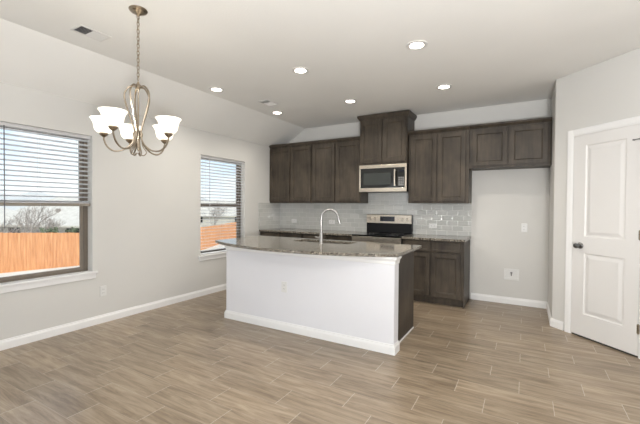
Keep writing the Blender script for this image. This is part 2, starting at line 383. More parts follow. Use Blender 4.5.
h = MB(M45); h.tube([(D1-.06, -.028, 1.957), (D1+.02, -.028, 1.957)], .004, 8).tube([(D1-.06, -.028, 1.957), (D1-.06, -.0115, 1.957)], .007, 8)
h.tube([(D1+.003, -.028, 1.957), (D1+.003, -.016, 1.93)], .004, 8)
h.build('door_stop', M['knob'], door)

# ------------------------------------------------------------------ cabinets
def shaker(mb, x0, x1, z0, z1, yf, t=.022, rail=.057):
    """door leaf, its back at yf, front at yf-t"""
    y = yf - t
    mb.box(x0, x0+rail, y, yf, z0, z1).box(x1-rail, x1, y, yf, z0, z1).box(x0+rail, x1-rail, y, yf, z0, z0+rail).box(x0+rail, x1-rail, y, yf, z1-rail, z1)
    mb.loops(x0+rail, x1-rail, z0+rail, z1-rail, [(0, y), (.003, y+.006), (.008, y+.006), (.011, y+.014), (.02, y+.014)])
def drawer_front(mb, x0, x1, z0, z1, yf, t=.019):
    y = yf - t; mb.loops(x0, x1, z0, z1, [(0, yf), (0, y+.004), (.005, y), (.03, y), (.034, y+.003), (.038, y+.003)]); mb.box(x0+.001, x1-.001, y+.008, yf, z0+.001, z1-.001)
def crown(x0, x1, yf, z1, left=None, right=None, h=.055, out=.036):
    """crown along the front at yf, top z1; left/right: True returns to wall along that side"""
    b = MB(); z0 = z1 - h
    P = [(0, 0), (.008, 0), (.010, .006), (.034, .6*h), (out, .64*h), (out, h), (0, h)]
    xl = x0 - (out if left else 0); xr = x1 + (out if right else 0)
    def ring(o, z):
        return [(x0 - (o if left else 0), -.001, z), (x0 - (o if left else 0), yf-o, z), (x1 + (o if right else 0), yf-o, z), (x1 + (o if right else 0), -.001, z)]
    vs = []
    for (o, z) in P[:-1]: vs += ring(o, z0+z)
    vs += ring(0, z0+h)
    fs = []; n = len(P)
    for i in range(n):
        j = (i+1) % n
        for k in range(3): fs.append((i*4+k, i*4+k+1, j*4+k+1, j*4+k))
    fs.append(tuple(i*4 for i in range(n))); fs.append(tuple(i*4+3 for i in reversed(range(n))))
    b.add(vs, fs); return b
def upper(label, x0, x1, z0, z1, yf, doors, ztop, left=False, right=False, wm='wood', rail_light=True, group=None, ch=.055):
    r = thing('wall_cabinet', label, 'cabinet', ((x0+x1)/2, 0, z0), group)
    b = MB(); b.box(x0+.001, x1-.001, yf, -.002, z0, z1)
    b.build('body', M[wm], r, bevel=.0015)
    for (a, c_) in doors:
        m = MB(); shaker(m, a, c_, z0+(.03 if rail_light else .02), z1-.025, yf-.0005); m.build('door', M[wm], r, bevel=.0015)
    crown(x0+.001, x1-.001, yf, ztop, left, right, h=ch).build('crown_moulding', M[wm], r)
    return r
ZU, ZT = 1.395, 2.405
g_up = 'upper wall cabinets'
upper('dark wood upper cabinet with two doors in the left corner against the window wall', 0.003, .925, ZU, ZT+.005, -.33, [(.015, .465), (.488, .908)], 2.46, wm='wood', group=g_up)
upper('dark wood upper cabinet with two doors immediately left of the microwave', .925, 1.838, ZU, ZT+.005, -.33, [(.942, 1.372), (1.396, 1.822)], 2.46, group=g_up)
upper('tall dark wood cabinet above the microwave, nearly touching the ceiling', 1.842, 2.605, 1.99, 2.70, -.385, [(1.857, 2.213), (2.232, 2.588)], 2.765, True, True, group=g_up, ch=.075)
upper('dark wood upper cabinet with two doors between microwave and empty refrigerator space', 2.612, 3.452, ZU, ZT+.005, -.33, [(2.652, 3.018), (3.040, 3.408)], 2.46, wm='wood', group=g_up)
upper('short wide dark wood cabinet high over the empty refrigerator space', 3.453, 4.402, 1.87, ZT+.005, -.33, [(3.490, 3.915), (3.937, 4.362)], 2.46, group=g_up)

def base(label, x0, x1, spl, yf=-.60, ends=(False, False), z1=.884, group='base cabinets'):
    r = thing('base_cabinet', label, 'cabinet', ((x0+x1)/2, -.3, 0), group)
    b = MB(); b.box(x0+.001, x1-.001, yf, -.003, .10, z1).box(x0+.001, x1-.001, yf+.07, -.003, 0, .10)
    if ends[1]: b.box(x1-.02, x1-.001, yf+.07, -.003, 0, .1)
    b.build('body', M['wood_base'], r, bevel=.0015)
    for (a, c_) in spl:
        m = MB(); drawer_front(m, a, c_, .728, .862, yf-.0005); m.build('drawer', M['wood_base'], r)
        m = MB(); shaker(m, a, c_, .118, .708, yf-.0005); m.build('door', M['wood_base'], r, bevel=.0015)
    if ends[1]: MB().box(x1, x1+.012, yf+.0, -.02, .0, z1).build('end_panel', M['wood_base'], r, bevel=.002)
    return r
base('dark base cabinet in the corner below the left end of the back counter', .003, .92, [(.02, .455), (.47, .905)])
base('dark base cabinet immediately left of the range', .922, 1.838, [(.937, 1.37), (1.386, 1.822)])
base('dark base cabinet with two drawers and two doors right of the range', 2.612, 3.430, [(2.632, 3.004), (3.022, 3.400)], ends=(False, True))

def top(label, x0, x1, y0, y1):
    o = MB().box(x0, x1, y0, y1, .884, .914).build('countertop', M['granite'], None, bevel=.004, loc=((x0+x1)/2, (y0+y1)/2, .884)); return tag(o, label, 'countertop', 'granite back counters')
top('speckled grey granite counter along the back wall left of the range', .009, 1.838, -.645, -.010)
top('speckled grey granite counter along the back wall right of the range', 2.612, 3.455, -.645, -.010)
b = MB().box(.0085, 3.452, -.008, -.001, .914, ZU).box(1.842, 2.606, -.008, -.001, .86, .914).box(1.84, 2.61, -.008, -.001, ZU, 1.56).build('tile_backsplash', M['tile']); tag(b, 'pale grey glazed subway tile backsplash across the back wall', 'backsplash')
b = MB().box(.001, .008, -.65, -.0005, .914, ZU).build('tile_backsplash', M['tile_side']); tag(b, 'short return of grey tile backsplash on the window wall', 'backsplash')

# ------------------------------------------------------------------ range
r = thing('kitchen_range', 'stainless steel freestanding electric range with black glass cooktop', 'range', (2.225, -.33, 0))
x0, x1 = 1.846, 2.604
MB().box(x0, x1, -.62, -.02, .03, .892).build('body', M['black'], r, bevel=.003)
MB().box(x0-.0015, x1+.0015, -.668, -.02, .893, .918).build('cooktop', M['blackglass'], r, bevel=.004)
MB().box(x0, x1, -.085, -.012, .919, 1.215).build('backguard', M['black'], r, bevel=.006)
MB().prism([(-.086, 1.075), (-.098, 1.075), (-.098, 1.205), (-.092, 1.214), (-.086, 1.214)], 0, x0+.006, x1-.006).build('control_panel', M['steel'], r)
MB().box(2.085, 2.33, -.1005, -.0985, 1.105, 1.183).build('display', M['display'], r, bevel=.002)
for kx_ in (1.92, 1.995, 2.455, 2.53):
    k = MB().lathe([(.021, -.0985), (.022, -.104), (.018, -.106), (.018, -.120), (.014, -.124)], (kx_, 0, 1.145), 20, 'y').build('knob', M['steel'], r, smooth=True)
ringm = mat('burner_mark', (.12, .12, .12), .3)
for (cx, cy, rr) in ((2.03, -.48, .10), (2.42, -.48, .085), (2.03, -.22, .075), (2.42, -.22, .095)):
    MB().lathe([(rr, .918), (rr, .9187), (rr-.004, .9187), (rr-.004, .918)], (cx, cy, 0), 40, capped=False).build('burner_ring', ringm, r)
MB().box(x0, x1, -.665, -.621, .80, .892).build('front_panel', M['steel'], r, bevel=.004)
dr = MB().box(x0+.003, x1-.003, -.665, -.622, .23, .79).build('oven_door', M['steel'], r, bevel=.005)
MB().box(x0+.09, x1-.09, -.668, -.6655, .33, .68).build('oven_window', M['blackglass'], dr, bevel=.002)
MB().tube([(x0+.05, -.72, .765), (x1-.05, -.72, .765)], .013, 12).tube([(x0+.08, -.72, .765), (x0+.08, -.666, .765)], .009, 8).tube([(x1-.08, -.72, .765), (x1-.08, -.666, .765)], .009, 8).build('oven_handle', M['steel'], dr, smooth=True)
MB().box(x0+.003, x1-.003, -.66, -.622, .05, .22).build('storage_drawer', M['steel'], r, bevel=.005)
for (a, b_) in ((x0+.04, -.58), (x1-.04, -.58), (x0+.04, -.07), (x1-.04, -.07)): MB().lathe([(.018, 0), (.018, .031)], (a, b_, 0), 12).build('foot', M['black'], r)

# ------------------------------------------------------------------ microwave
r = thing('microwave', 'stainless steel over the range microwave with black glass door', 'microwave', (2.225, -.2, 1.565))
mz0, mz1 = 1.568, 1.986
MB().box(x0, x1, -.385, -.010, mz0, mz1).build('body', M['black'], r, bevel=.002)
fr = MB(); yb, yf = -.3855, -.41
fr.box(x0, x1, yf, yb, mz1-.055, mz1-.002).box(x0, x1, yf, yb, mz0, mz0+.06).box(x0, x0+.022, yf, yb, mz0+.06, mz1-.055).box(x1-.026, x1, yf, yb, mz0+.06, mz1-.055)
fr.build('steel_frame', M['steel'], r, bevel=.003)
dr = MB().box(x0+.022, 2.463, -.406, -.386, mz0+.06, mz1-.055).build('door', M['blackglass'], r)
MB().box(x0+.075, 2.36, -.4075, -.4062, mz0+.11, mz1-.13).build('window', M['mwglass'], dr)
MB().tube([(2.435, -.445, mz0+.085), (2.435, -.45, mz0+.15), (2.435, -.45, mz1-.15), (2.435, -.445, mz1-.085)], .011, 10).tube([(2.435, -.446, mz0+.1), (2.435, -.406, mz0+.1)], .008, 8).tube([(2.435, -.446, mz1-.1), (2.435, -.406, mz1-.1)], .008, 8).build('handle', M['steel'], dr, smooth=True)
kp = MB().box(2.465, x1-.026, -.405, -.386, mz0+.06, mz1-.055).build('control_panel', M['blackglass'], r)
bt = MB()
for i in range(5):
    for j in range(3): bt.box(2.482+j*.03, 2.504+j*.03, -.4062, -.4051, mz0+.09+i*.028, mz0+.108+i*.028)
bt.build('keypad', mat('keypad_grey', (.25, .25, .25), .5), kp)
MB().box(2.482, 2.566, -.4062, -.4051, mz1-.125, mz1-.095).build('display', M['display'], kp)

# ------------------------------------------------------------------ island
r = thing('kitchen_island', 'white panelled kitchen island with dark cabinet end in the middle of the room', 'island', (2.08, -2.1, 0))
ix0, ix1 = 1.055, 3.118
MB().box(ix0, ix1, -2.49, -2.365, 0, .883).build('half_wall', M['island'], r, bevel=.003)
def wrap(prof, z0, nm):
    b = MB(); vs = []; 
    for (o, z) in prof: vs += [(ix0-o, -2.362, z0+z), (ix0-o, -2.49-o, z0+z), (ix1+o, -2.49-o, z0+z), (ix1+o, -2.362, z0+z)]
    n = len(prof); fs = []
    for i in range(n):
        j = (i+1) % n
        for k in range(3): fs.append((i*4+k, i*4+k+1, j*4+k+1, j*4+k))
    fs.append(tuple(i*4 for i in range(n))); fs.append(tuple(i*4+3 for i in reversed(range(n))))
    b.add(vs, fs); return b.build(nm, M['white'], r)
wrap([(o+.0005, z) for (o, z) in BBP], 0, 'island_baseboard')
wrap([(.0005, 0), (.006, .004), (.008, .03), (.018, .048), (.024, .052), (.024, .07), (.0005, .07)], .812, 'top_moulding')
b = MB(); b.box(1.075, 1.655, -2.363, -1.69, .10, .883).box(2.445, 3.060, -2.363, -1.69, .10, .883).box(1.655, 2.445, -2.363, -1.69, .10, .68).box(1.655, 2.445, -2.363, -2.05, .68, .883).box(1.655, 2.445, -1.70, -1.69, .68, .883)
b.box(1.075, 3.06, -2.363, -1.76, 0, .10)
b.build('cabinet_body', M['wood_base'], r)
MB().box(3.060, 3.072, -2.363, -1.672, .0, .883).build('end_panel', M['wood_base'], r, bevel=.002)
MB().box(3.072, 3.080, -2.363, -1.68, .0, .014).build('shoe_moulding', M['white'], r)
for a, c_ in ((1.09, 1.52), (1.53, 2.04), (2.05, 2.56), (2.57, 3.045)):
    T = Matrix.Translation((0, -3.38, 0)); m = MB(Matrix.Translation((a+c_, -1.6895, 0)) @ Matrix.Rotation(PI, 4, 'Z')); shaker(m, a, c_, .118, .862, 0); m.build('door', M['wood_base'], r)
# bowed granite top with a sink cut-out
def bow():
    x0, x1 = .85, 3.145; xc = (x0+x1)/2; h = (x1-x0)/2; sag = .315; Rr = (h*h+sag*sag)/(2*sag); pts = []
    for i in range(41):
        x = x0 + (x1-x0)*i/40; pts.append((x, -2.79 + Rr - math.sqrt(Rr*Rr-(x-xc)**2)))
    return pts
front = bow(); SK = (1.68, 2.42, -2.02, -1.715); YB = -1.625
def sink_pts(n=6, rad=.04):
    x0, x1, y0, y1 = SK; pts = []
    for (cx, cy, a0) in ((x0+rad, y0+rad, 180), (x1-rad, y0+rad, 270), (x1-rad, y1-rad, 0), (x0+rad, y1-rad, 90)):
        for i in range(n+1): a = math.radians(a0 + 90*i/n); pts.append((cx+rad*math.cos(a), cy+rad*math.sin(a)))
    return pts
hole = sink_pts()
outer = front + [(3.145, YB), (.85, YB)]
bm = bmesh.new()
ov = [bm.verts.new((x, y, .914)) for x, y in outer]; hv = [bm.verts.new((x, y, .914)) for x, y in hole]
es = [bm.edges.new((ov[i], ov[(i+1) % len(ov)])) for i in range(len(ov))] + [bm.edges.new((hv[i], hv[(i+1) % len(hv)])) for i in range(len(hv))]
bmesh.ops.triangle_fill(bm, use_beauty=True, use_dissolve=False, edges=es)
g = bmesh.ops.extrude_face_region(bm, geom=bm.faces[:]); bmesh.ops.translate(bm, verts=[v for v in g['geom'] if isinstance(v, bmesh.types.BMVert)], vec=(0, 0, -.031))
bmesh.ops.recalc_face_normals(bm, faces=bm.faces); bmesh.ops.translate(bm, verts=bm.verts, vec=(-2, 2.2, -.883))
me = bpy.data.meshes.new('island_countertop'); bm.to_mesh(me); bm.free(); me.materials.append(M['granite'])
o = bpy.data.objects.new('island_countertop', me); COL.objects.link(o); o.location = (2, -2.2, .883)
tag(o, 'bow fronted speckled grey granite top on the kitchen island', 'countertop')
bv = o.modifiers.new('bevel', 'BEVEL'); bv.width = .004; bv.segments = 2; bv.limit_method = 'ANGLE'; bv.angle_limit = math.radians(60)
# sink
b = MB(); o_ = [(x, y, .882) for x, y in hole]; n_ = len(hole); cx, cy = (SK[0]+SK[1])/2, (SK[2]+SK[3])/2
i_ = [(cx+(x-cx)*.97, cy+(y-cy)*.95, .71) for x, y in hole]; i2 = [(cx+(x-cx)*.9, cy+(y-cy)*.85, .70) for x, y in hole]
fl = [(cx+(x-cx)*1.03, cy+(y-cy)*1.02, .882) for x, y in hole]
b.add(fl + o_ + i_ + i2, [(k*n_+q, k*n_+(q+1) % n_, (k+1)*n_+(q+1) % n_, (k+1)*n_+q) for k in range(3) for q in range(n_)] + [tuple(3*n_+q for q in range(n_))])
sk = thing('kitchen_sink', 'stainless undermount sink set in the island granite behind the faucet', 'sink', (cx, cy, .70))
bo = b.build('basin', M['faucet'], sk, smooth=True); so = bo.modifiers.new('solid', 'SOLIDIFY'); so.thickness = .002
MB().lathe([(.04, .7005), (.042, .703), (.03, .704), (.0, .703)], (cx, cy, 0), 20).build('drain', M['steel'], sk, smooth=True)
# faucet
fx, fy = 2.124, -2.088
r = thing('kitchen_faucet', 'tall brushed nickel gooseneck pull-down faucet on the island', 'faucet', (fx, fy, .9145))
MB().lathe([(.030, .9145), (.030, .919), (.024, .925), (.021, .935), (.020, 1.02), (.0165, 1.03), (.0165, 1.035)], (fx, fy, 0), 24).build('base', M['faucet'], r, smooth=True)
path = [(fx, fy, 1.033)]; path += [(fx, fy, z) for z in (1.1, 1.16, 1.205)]
ax = Vector((.93, .36, 0)).normalized(); Rg = .096
for i in range(1, 15):
    a = PI*i/14*.96; path.append((fx+ax.x*Rg*(1-math.cos(a)), fy+ax.y*Rg*(1-math.cos(a)), 1.205+Rg*math.sin(a)))
MB().tube(path, .0125, 14).build('spout', M['faucet'], r, smooth=True)
e1 = Vector(path[-1]); e0 = Vector(path[-2]); dd = (e1-e0).normalized()
MB().tube([e1-dd*.005, e1+dd*.015, e1+dd*.045, e1+dd*.075], [.0135, .0165, .018, .0165], 16).build('spray_head', M['faucet'], r, smooth=True)
hd = Vector((-.9, -.2, 0)).normalized(); h0 = Vector((fx, fy, .978))
MB().tube([h0, h0+hd*.04], .013, 12).tube([h0+hd*.038, h0+hd*.052+Vector((0, 0, .004)), h0+hd*.075+Vector((0, 0, .010))], [.010, .009, .008], 10).build('lever', M['faucet'], r, smooth=True)

# ------------------------------------------------------------------ blinds
WY = .195
def blind(label, y0, y1, zt, zb, tilt, bundle, wand_len):
    r = thing('window_blind', label, 'blind', (-.05, (y0+y1)/2, zb), 'white horizontal blinds')
    a, b_ = y0+.006, y1-.006; xc = -.058
    MB().box(xc-.03, xc+.03, a, b_, zt-.035, zt-.001).build('headrail', M['headrail'], r, bevel=.002)
    s = MB(); z = zt - .058; pitch_ = .0475
    def slat(z, t=0.):
        dz = math.sin(t)*.025; dx = math.cos(t)*.025; th = .0028
        s.add([(xc-dx, a+.002, z-dz), (xc, a+.002, z+.002), (xc+dx, a+.002, z+dz), (xc+dx, a+.002, z+dz+th), (xc, a+.002, z+.002+th), (xc-dx, a+.002, z-dz+th),
               (xc-dx, b_-.002, z-dz), (xc, b_-.002, z+.002), (xc+dx, b_-.002, z+dz), (xc+dx, b_-.002, z+dz+th), (xc, b_-.002, z+.002+th), (xc-dx, b_-.002, z-dz+th)],
              [(0, 1, 2, 3, 4, 5), (11, 10, 9, 8, 7, 6)] + [(i, (i+1) % 6, (i+1) % 6+6, i+6) for i in range(6)])
    while z > zb + .04 + bundle:
        slat(z, tilt); z -= pitch_
    for i in range(int(bundle/.0042)): slat(zb+.032+i*.0042)
    s.build('slats', M['slat'], r)
    MB().box(xc-.026, xc+.026, a, b_, zb, zb+(.030 if bundle else .018)).build('bottom_rail', M['rail'] if bundle else M['slat'], r, bevel=.003)
    for yy in (a+.11, (a+b_)/2, b_-.11):
        c_ = MB()
        for xx in (xc-.027, xc+.028): c_.tube([(xx, yy, zt-.05), (xx, yy, zb+.01)], .0009, 5)
        c_.box(xc-.027, xc+.028, yy-.001, yy+.001, zb+.004, zb+.006)
        c_.build('ladder_cord', M['cord'], r)
    MB().tube([(xc+.035, y0+WY, zt-.03), (xc+.037, y0+WY, zt-wand_len)], .0042, 8).build('wand', M['wand'] if bundle else M['cord'], r)
blind('white slatted blind raised halfway up the large left window', W1[0], W1[1], W1[3], 1.318, .2, .0086, .98)
blind('white slatted blind fully lowered over the window beside the kitchen', W2[0], W2[1], W2[3], .605, .14, 0, 1.05)

# ------------------------------------------------------------------ outlets, switches, fridge box
def plate_mesh(kind):
    """local: on a wall facing -y, centred on origin"""
    b = MB(); w_, h_ = (.070, .115)
    b.box(-w_/2, w_/2, -.007, -.0005, -h_/2, h_/2); return b
def outlet(label, T, loc, group, switch=False, horiz=False):
    r = thing('light_switch' if switch else 'wall_outlet', label, 'switch' if switch else 'outlet', loc, group)
    TT = Matrix.Translation(loc) @ T
    if horiz: TT = TT @ Matrix.Rotation(PI/2, 4, 'Y')
    b = plate_mesh(0); b2 = MB(TT); b2.add(b.v, b.f); b2.build('cover_plate', M['plate'], r, bevel=.002)
    if switch: MB(TT).box(-.0165, .0165, -.0095, -.0072, -.033, .033).build('rocker', M['plate'], r, bevel=.001)
    else:
        for s_ in (-1, 1):
            q = MB(TT).box(-.0165, .0165, -.0088, -.0072, s_*.0205-.014, s_*.0205+.014).build('socket', M['plate'], r, bevel=.001)
            MB(TT).box(-.008, -.0055, -.0092, -.0089, s_*.0205-.004, s_*.0205+.006).box(.0055, .008, -.0092, -.0089, s_*.0205-.004, s_*.0205+.006).build('slot', M['slot'], q)
    return r
I4 = Matrix.Identity(4); RL = Matrix.Rotation(PI/2, 4, 'Z')   # facing +x
gk = 'white outlets and switches'
outlet('white outlet on the tiles at the left corner of the back counter', I4, (.339, -.0085, 1.06), gk, horiz=True)
outlet('white outlet on the tiles behind the gooseneck faucet', I4, (1.147, -.0085, 1.06), gk, horiz=True)
outlet('white outlet on the tiles right of the range', I4, (2.906, -.0085, 1.05), gk, horiz=True)
outlet('white plate on the bare wall of the refrigerator space, above the valve box', I4, (4.12, 0, 1.065), gk)
outlet('white outlet low on the wall under the large left window', RL, (0, -3.345, .36), gk)
outlet('white outlet on the front of the white island', I4, (1.905, -2.4905, .47), gk)
r = thing('valve_box', 'square white recessed water valve box low in the refrigerator space', 'valve box', (3.975, 0, .41))
b = MB(); bx0, bx1, bz0, bz1 = 3.885, 4.068, .335, .488
b.box(bx0, bx1, -.008, -.001, bz0, bz0+.032).box(bx0, bx1, -.008, -.001, bz1-.03, bz1).box(bx0, bx0+.03, -.008, -.001, bz0+.032, bz1-.03).box(bx1-.03, bx1, -.008, -.001, bz0+.032, bz1-.03)
b.build('frame', M['plate'], r, bevel=.002)
MB().box(bx0+.03, bx1-.03, -.002, -.0008, bz0+.032, bz1-.03).build('recess', mat('recess_grey', (.70, .70, .69), .7), r)
MB().tube([(3.975, -.012, .395), (3.975, -.012, .43)], .006, 8).box(3.962, 3.988, -.018, -.006, .43, .446).build('valve', M['knob'], r)

# ------------------------------------------------------------------ ceiling fixtures
def downlight(label, x, y):
    r = thing('recessed_downlight', label, 'ceiling light', (x, y, HC), 'recessed ceiling downlights')
    MB().lathe([(.094, HC-.0005), (.094, HC-.006), (.072, HC-.010), (.060, HC-.004), (.060, HC-.0005)], (x, y, 0), 32, capped=False).build('trim_ring', M['ventwhite'], r, smooth=True)
    MB().lathe([(.060, HC-.001), (.060, HC-.004), (.03, HC-.006), (.001, HC-.0065)], (x, y, 0), 32).build('lens', M['lens'], r, smooth=True)
    return r
DL = [(.79, -2.40, 'round downlight nearest the left wall in the front row of three'), (2.04, -2.41, 'round downlight in the middle of the front row, above the island'), (3.27, -2.40, 'round downlight at the right end of the front row, largest in view'),
      (.79, -1.16, 'round downlight beside the rear ceiling vent near the sloped edge'), (2.035, -1.16, 'round downlight in front of the tall microwave cabinet'), (3.265, -1.15, 'round downlight in the rear row in front of the right upper cabinets')]
first = downlight(DL[0][2], DL[0][0], DL[0][1])
for (x, y, lb) in DL[1:]: clone(first, (x, y, HC), lb)
for (x, y, lb) in DL:
    light('downlight_lamp', 'SPOT', (x, y, HC-.03), 40, (1, .93, .82), target=(x, y+.0001, 0), spot_size=math.radians(150), spot_blend=.8, shadow_soft_size=.06)
def vent(label, x, y):
    r = thing('ceiling_vent', label, 'vent', (x, y, HC), 'ceiling air vents'); a, b_ = .085, .125; z = HC
    f = MB(); f.box(x-a, x+a, y-b_, y-b_+.018, z-.007, z-.0005).box(x-a, x+a, y+b_-.018, y+b_, z-.007, z-.0005).box(x-a, x-a+.018, y-b_+.018, y+b_-.018, z-.007, z-.0005).box(x+a-.018, x+a, y-b_+.018, y+b_-.018, z-.007, z-.0005)
    f.build('frame', M['ventwhite'], r, bevel=.002)
    MB().box(x-a+.018, x+a-.018, y-b_+.018, y+b_-.018, z-.0015, z-.0008).build('backing', M['ventdark'], r)
    s = MB(); yy = y-b_+.024
    while yy < y+b_-.024:
        t = -.010 if yy < y-.02 else .010   # louvres throw two ways
        s.add([(x-a+.018, yy, z-.002), (x+a-.018, yy, z-.002), (x+a-.018, yy+t, z-.012), (x-a+.018, yy+t, z-.012),
               (x-a+.018, yy+.001, z-.002), (x+a-.018, yy+.001, z-.002), (x+a-.018, yy+t+.001, z-.012), (x-a+.018, yy+t+.001, z-.012)],
              [(0, 1, 2, 3), (7, 6, 5, 4), (0, 4, 5, 1), (3, 2, 6, 7), (0, 3, 7, 4), (1, 5, 6, 2)]); yy += .0125
    s.build('louvres', M['ventwhite'], r); return r
v1 = vent('white louvred ceiling vent near the chandelier', .945, -3.95)
clone(v1, (1.0, -1.65, HC), 'white louvred ceiling vent above the left of the kitchen, beside two downlights')

# ------------------------------------------------------------------ chandelier
CX, CY = 1.630, -3.972
DZ = -.024
ch = thing('chandelier', 'five arm brushed nickel chandelier with lit frosted glass shades hanging on a chain', 'chandelier', (CX, CY, 1.76))
MB().lathe([(.001, HC-.0005), (.062, HC-.0005), (.064, HC-.006), (.056, HC-.018), (.030, HC-.032), (.012, HC-.040), (.007, HC-.05)], (CX, CY, 0), 32).build('canopy', M['nickel'], ch, smooth=True)
b = MB(); z = HC-.055; q = 0
while z > 2.262:
    ring = []
    for i in range(12):
        a = 2*PI*i/12; u_, v_ = .010*math.cos(a), .018*math.sin(a)
        ring.append((CX+(u_ if q % 2 else 0), CY+(0 if q % 2 else u_), z+v_))
    b.tube(ring, .0024, 5, closed=True); z -= .0265; q += 1
b.tube([(CX+.002*math.sin(i), CY+.002*math.cos(i), HC-.045-i*.0245) for i in range(21)], .0013, 5)
b.build('chain', M['nickel'], ch, smooth=True)
b = MB(Matrix.Translation((0, 0, DZ))); b.lathe([(.001, 2.275), (.007, 2.272), (.008, 2.262), (.014, 2.255), (.020, 2.245), (.020, 2.228), (.012, 2.220), (.006, 2.21), (.006, 1.92), (.014, 1.905), (.016, 1.86), (.010, 1.845), (.006, 1.80), (.011, 1.785), (.008, 1.77), (.001, 1.755)], (CX, CY, 0), 20).build('hub', M['nickel'], ch, smooth=True)
def bez(pts, n=40):
    P = [Vector(p) for p in pts]; out = []
    P = [P[0]*2-P[1]] + P + [P[-1]*2-P[-2]]
    for s in range(1, len(P)-2):
        for i in range(n//(len(P)-3)+1):
            t = i/(n//(len(P)-3)+1); a, b_, c_, d_ = P[s-1], P[s], P[s+1], P[s+2]
            out.append(.5*((2*b_)+(c_-a)*t+(2*a-5*b_+4*c_-d_)*t*t+(3*b_-a-3*c_+d_)*t**3))
    out.append(P[-2]); return out
prof = [(.012, 2.232), (.055, 2.236), (.092, 2.185), (.088, 2.12), (.058, 2.02), (.030, 1.93), (.024, 1.88), (.045, 1.815), (.105, 1.765), (.175, 1.755), (.225, 1.785), (.249, 1.83), (.252, 1.856)]
ARMS = [(-66, .272), (17, .257), (94, .235), (161, .256), (222, .232)]
scr = [(.022, 1.865), (.030, 1.80), (.055, 1.755), (.035, 1.728), (.008, 1.745)]
bF = math.radians(-57); TZ = Matrix.Translation((0, 0, DZ))
for k in range(5):
    a = math.radians(ARMS[k][0]); AR = ARMS[k][1]; ca, sa = math.cos(a), math.sin(a)
    arm = MB(TZ).tube(bez([(CX+(r_ if r_ < .1 else .1+(r_-.1)*(AR-.1)/.152)*ca, CY+(r_ if r_ < .1 else .1+(r_-.1)*(AR-.1)/.152)*sa, z_) for r_, z_ in prof], 60), .0062, 8).build('arm', M['nickel'], ch, smooth=True)
    ax_, ay_ = CX+AR*ca, CY+AR*sa
    MB(TZ).lathe([(.006, 1.852), (.012, 1.856), (.024, 1.866), (.030, 1.876), (.028, 1.884), (.012, 1.886)], (ax_, ay_, 0), 20).build('cup', M['nickel'], arm, smooth=True)
    MB(TZ).tube([(CX+.016*ca, CY+.016*sa, 1.905), (CX+.028*ca, CY+.028*sa, 1.885), (CX+.024*ca, CY+.024*sa, 1.865)], .0105, 10).build('collar', M['nickel'], arm, smooth=True)
    a2 = a + PI/5
    SP = [(.026, 0), (.044, .005), (.058, .020), (.064, .040), (.066, .058), (.071, .076), (.080, .094), (.089, .104), (.087, .107), (.079, .097), (.067, .078), (.062, .058), (.060, .040), (.054, .023), (.042, .009), (.024, .004)]
    sh = MB(TZ).lathe([(a_, 1.882+b_) for a_, b_ in SP], (ax_, ay_, 0), 32, capped=False)
    sh.build('glass_shade', M['shade'], ch, smooth=True)
    MB(TZ).lathe([(.010, 1.887), (.013, 1.90), (.022, 1.925), (.026, 1.945), (.020, 1.962), (.001, 1.97)], (ax_, ay_, 0), 16).build('bulb', M['bulb'], ch, smooth=True)
for k in range(5):
    a = bF + 2*PI*(k+.5)/5; ca, sa = math.cos(a), math.sin(a)
    MB(TZ).tube(bez([(CX+r_*ca, CY+r_*sa, z_) for r_, z_ in scr], 24), .0036, 7).build('scroll', M['nickel'], ch, smooth=True)


# ------------------------------------------------------------------ outside
def ray(u, v, depth):
    d_ = F + R2*((u-320)/FPX) + U2*((212-v)/FPX); return CAM + d_*depth
# fence lines run across the yard and away from the house
fpts = [(-25.5, -1.6, -2.55), (-20.7, .84, -2.4), (-16.0, 4.15, -1.84), (-14.2, 6.92, -1.6), (-12.45, 9.09, -1.30), (-15.2, 14.43, -1.25), (-17.5, 20, -1.2)]
vs = []; fs = []
near = [(-.15, -14, -.4), (-.15, -9, -.4), (-.15, -5, -.4), (-.15, -2, -.4), (-.15, 1, -.4), (-.15, 4, -.4), (-.15, 9, -.4)]
far = [(-80, -40, -3), (-80, -20, -2.6), (-70, 0, -2.3), (-60, 25, -2), (-50, 50, -1.8), (-45, 70, -1.6), (-40, 90, -1.5)]
for i in range(7): vs += [near[i], tuple(fpts[i][j] for j in range(3)), far[i]]
for i in range(6): fs += [(i*3, i*3+1, i*3+4, i*3+3), (i*3+1, i*3+2, i*3+5, i*3+4)]
struct(MB().add(vs, fs).build('yard_ground', M['yard']))
struct(MB().box(-60, 60, -60, -9.7, -.5, -.4).box(7.7, 60, -9.7, 60, -.5, -.4).build('rear_ground', M['yard']))
def fence(label, pts, ztop):
    r = thing('wooden_fence', label, 'fence', (pts[0][0], pts[0][1], pts[0][2]), 'cedar privacy fences')
    b = MB(); rl = MB(); i = 0
    for (p, q) in zip(pts[:-1], pts[1:]):
        L = math.hypot(q[0]-p[0], q[1]-p[1]); n = int(L/.142); dx, dy = (q[0]-p[0])/L, (q[1]-p[1])/L
        for k in range(n):
            t = k/n; x, y, z = p[0]+(q[0]-p[0])*t, p[1]+(q[1]-p[1])*t, p[2]+(q[2]-p[2])*t
            T = Matrix(((dx, -dy, 0, x), (dy, dx, 0, y), (0, 0, 1, 0), (0, 0, 0, 1))); i += 1
            m = MB(T); m.box(.004, .136, -.009-.004*(i % 2), .009, z-.05, ztop+random.uniform(-.012, .012)); b.add(m.v, m.f)
        T = Matrix(((dx, -dy, 0, p[0]), (dy, dx, 0, p[1]), (0, 0, 1, 0), (0, 0, 0, 1)))
        for zz in (ztop-.25, ztop-1.0, ztop - 1.6):
            m = MB(T); m.box(0, L, .012, .05, zz-.04, zz+.04); rl.add(m.v, m.f)
    b.build('board_panel', M['fence'], r); rl.build('fence_rail', M['fence'], r)
fence('orange cedar board fence seen through the large left window', fpts[0:4], -.13)
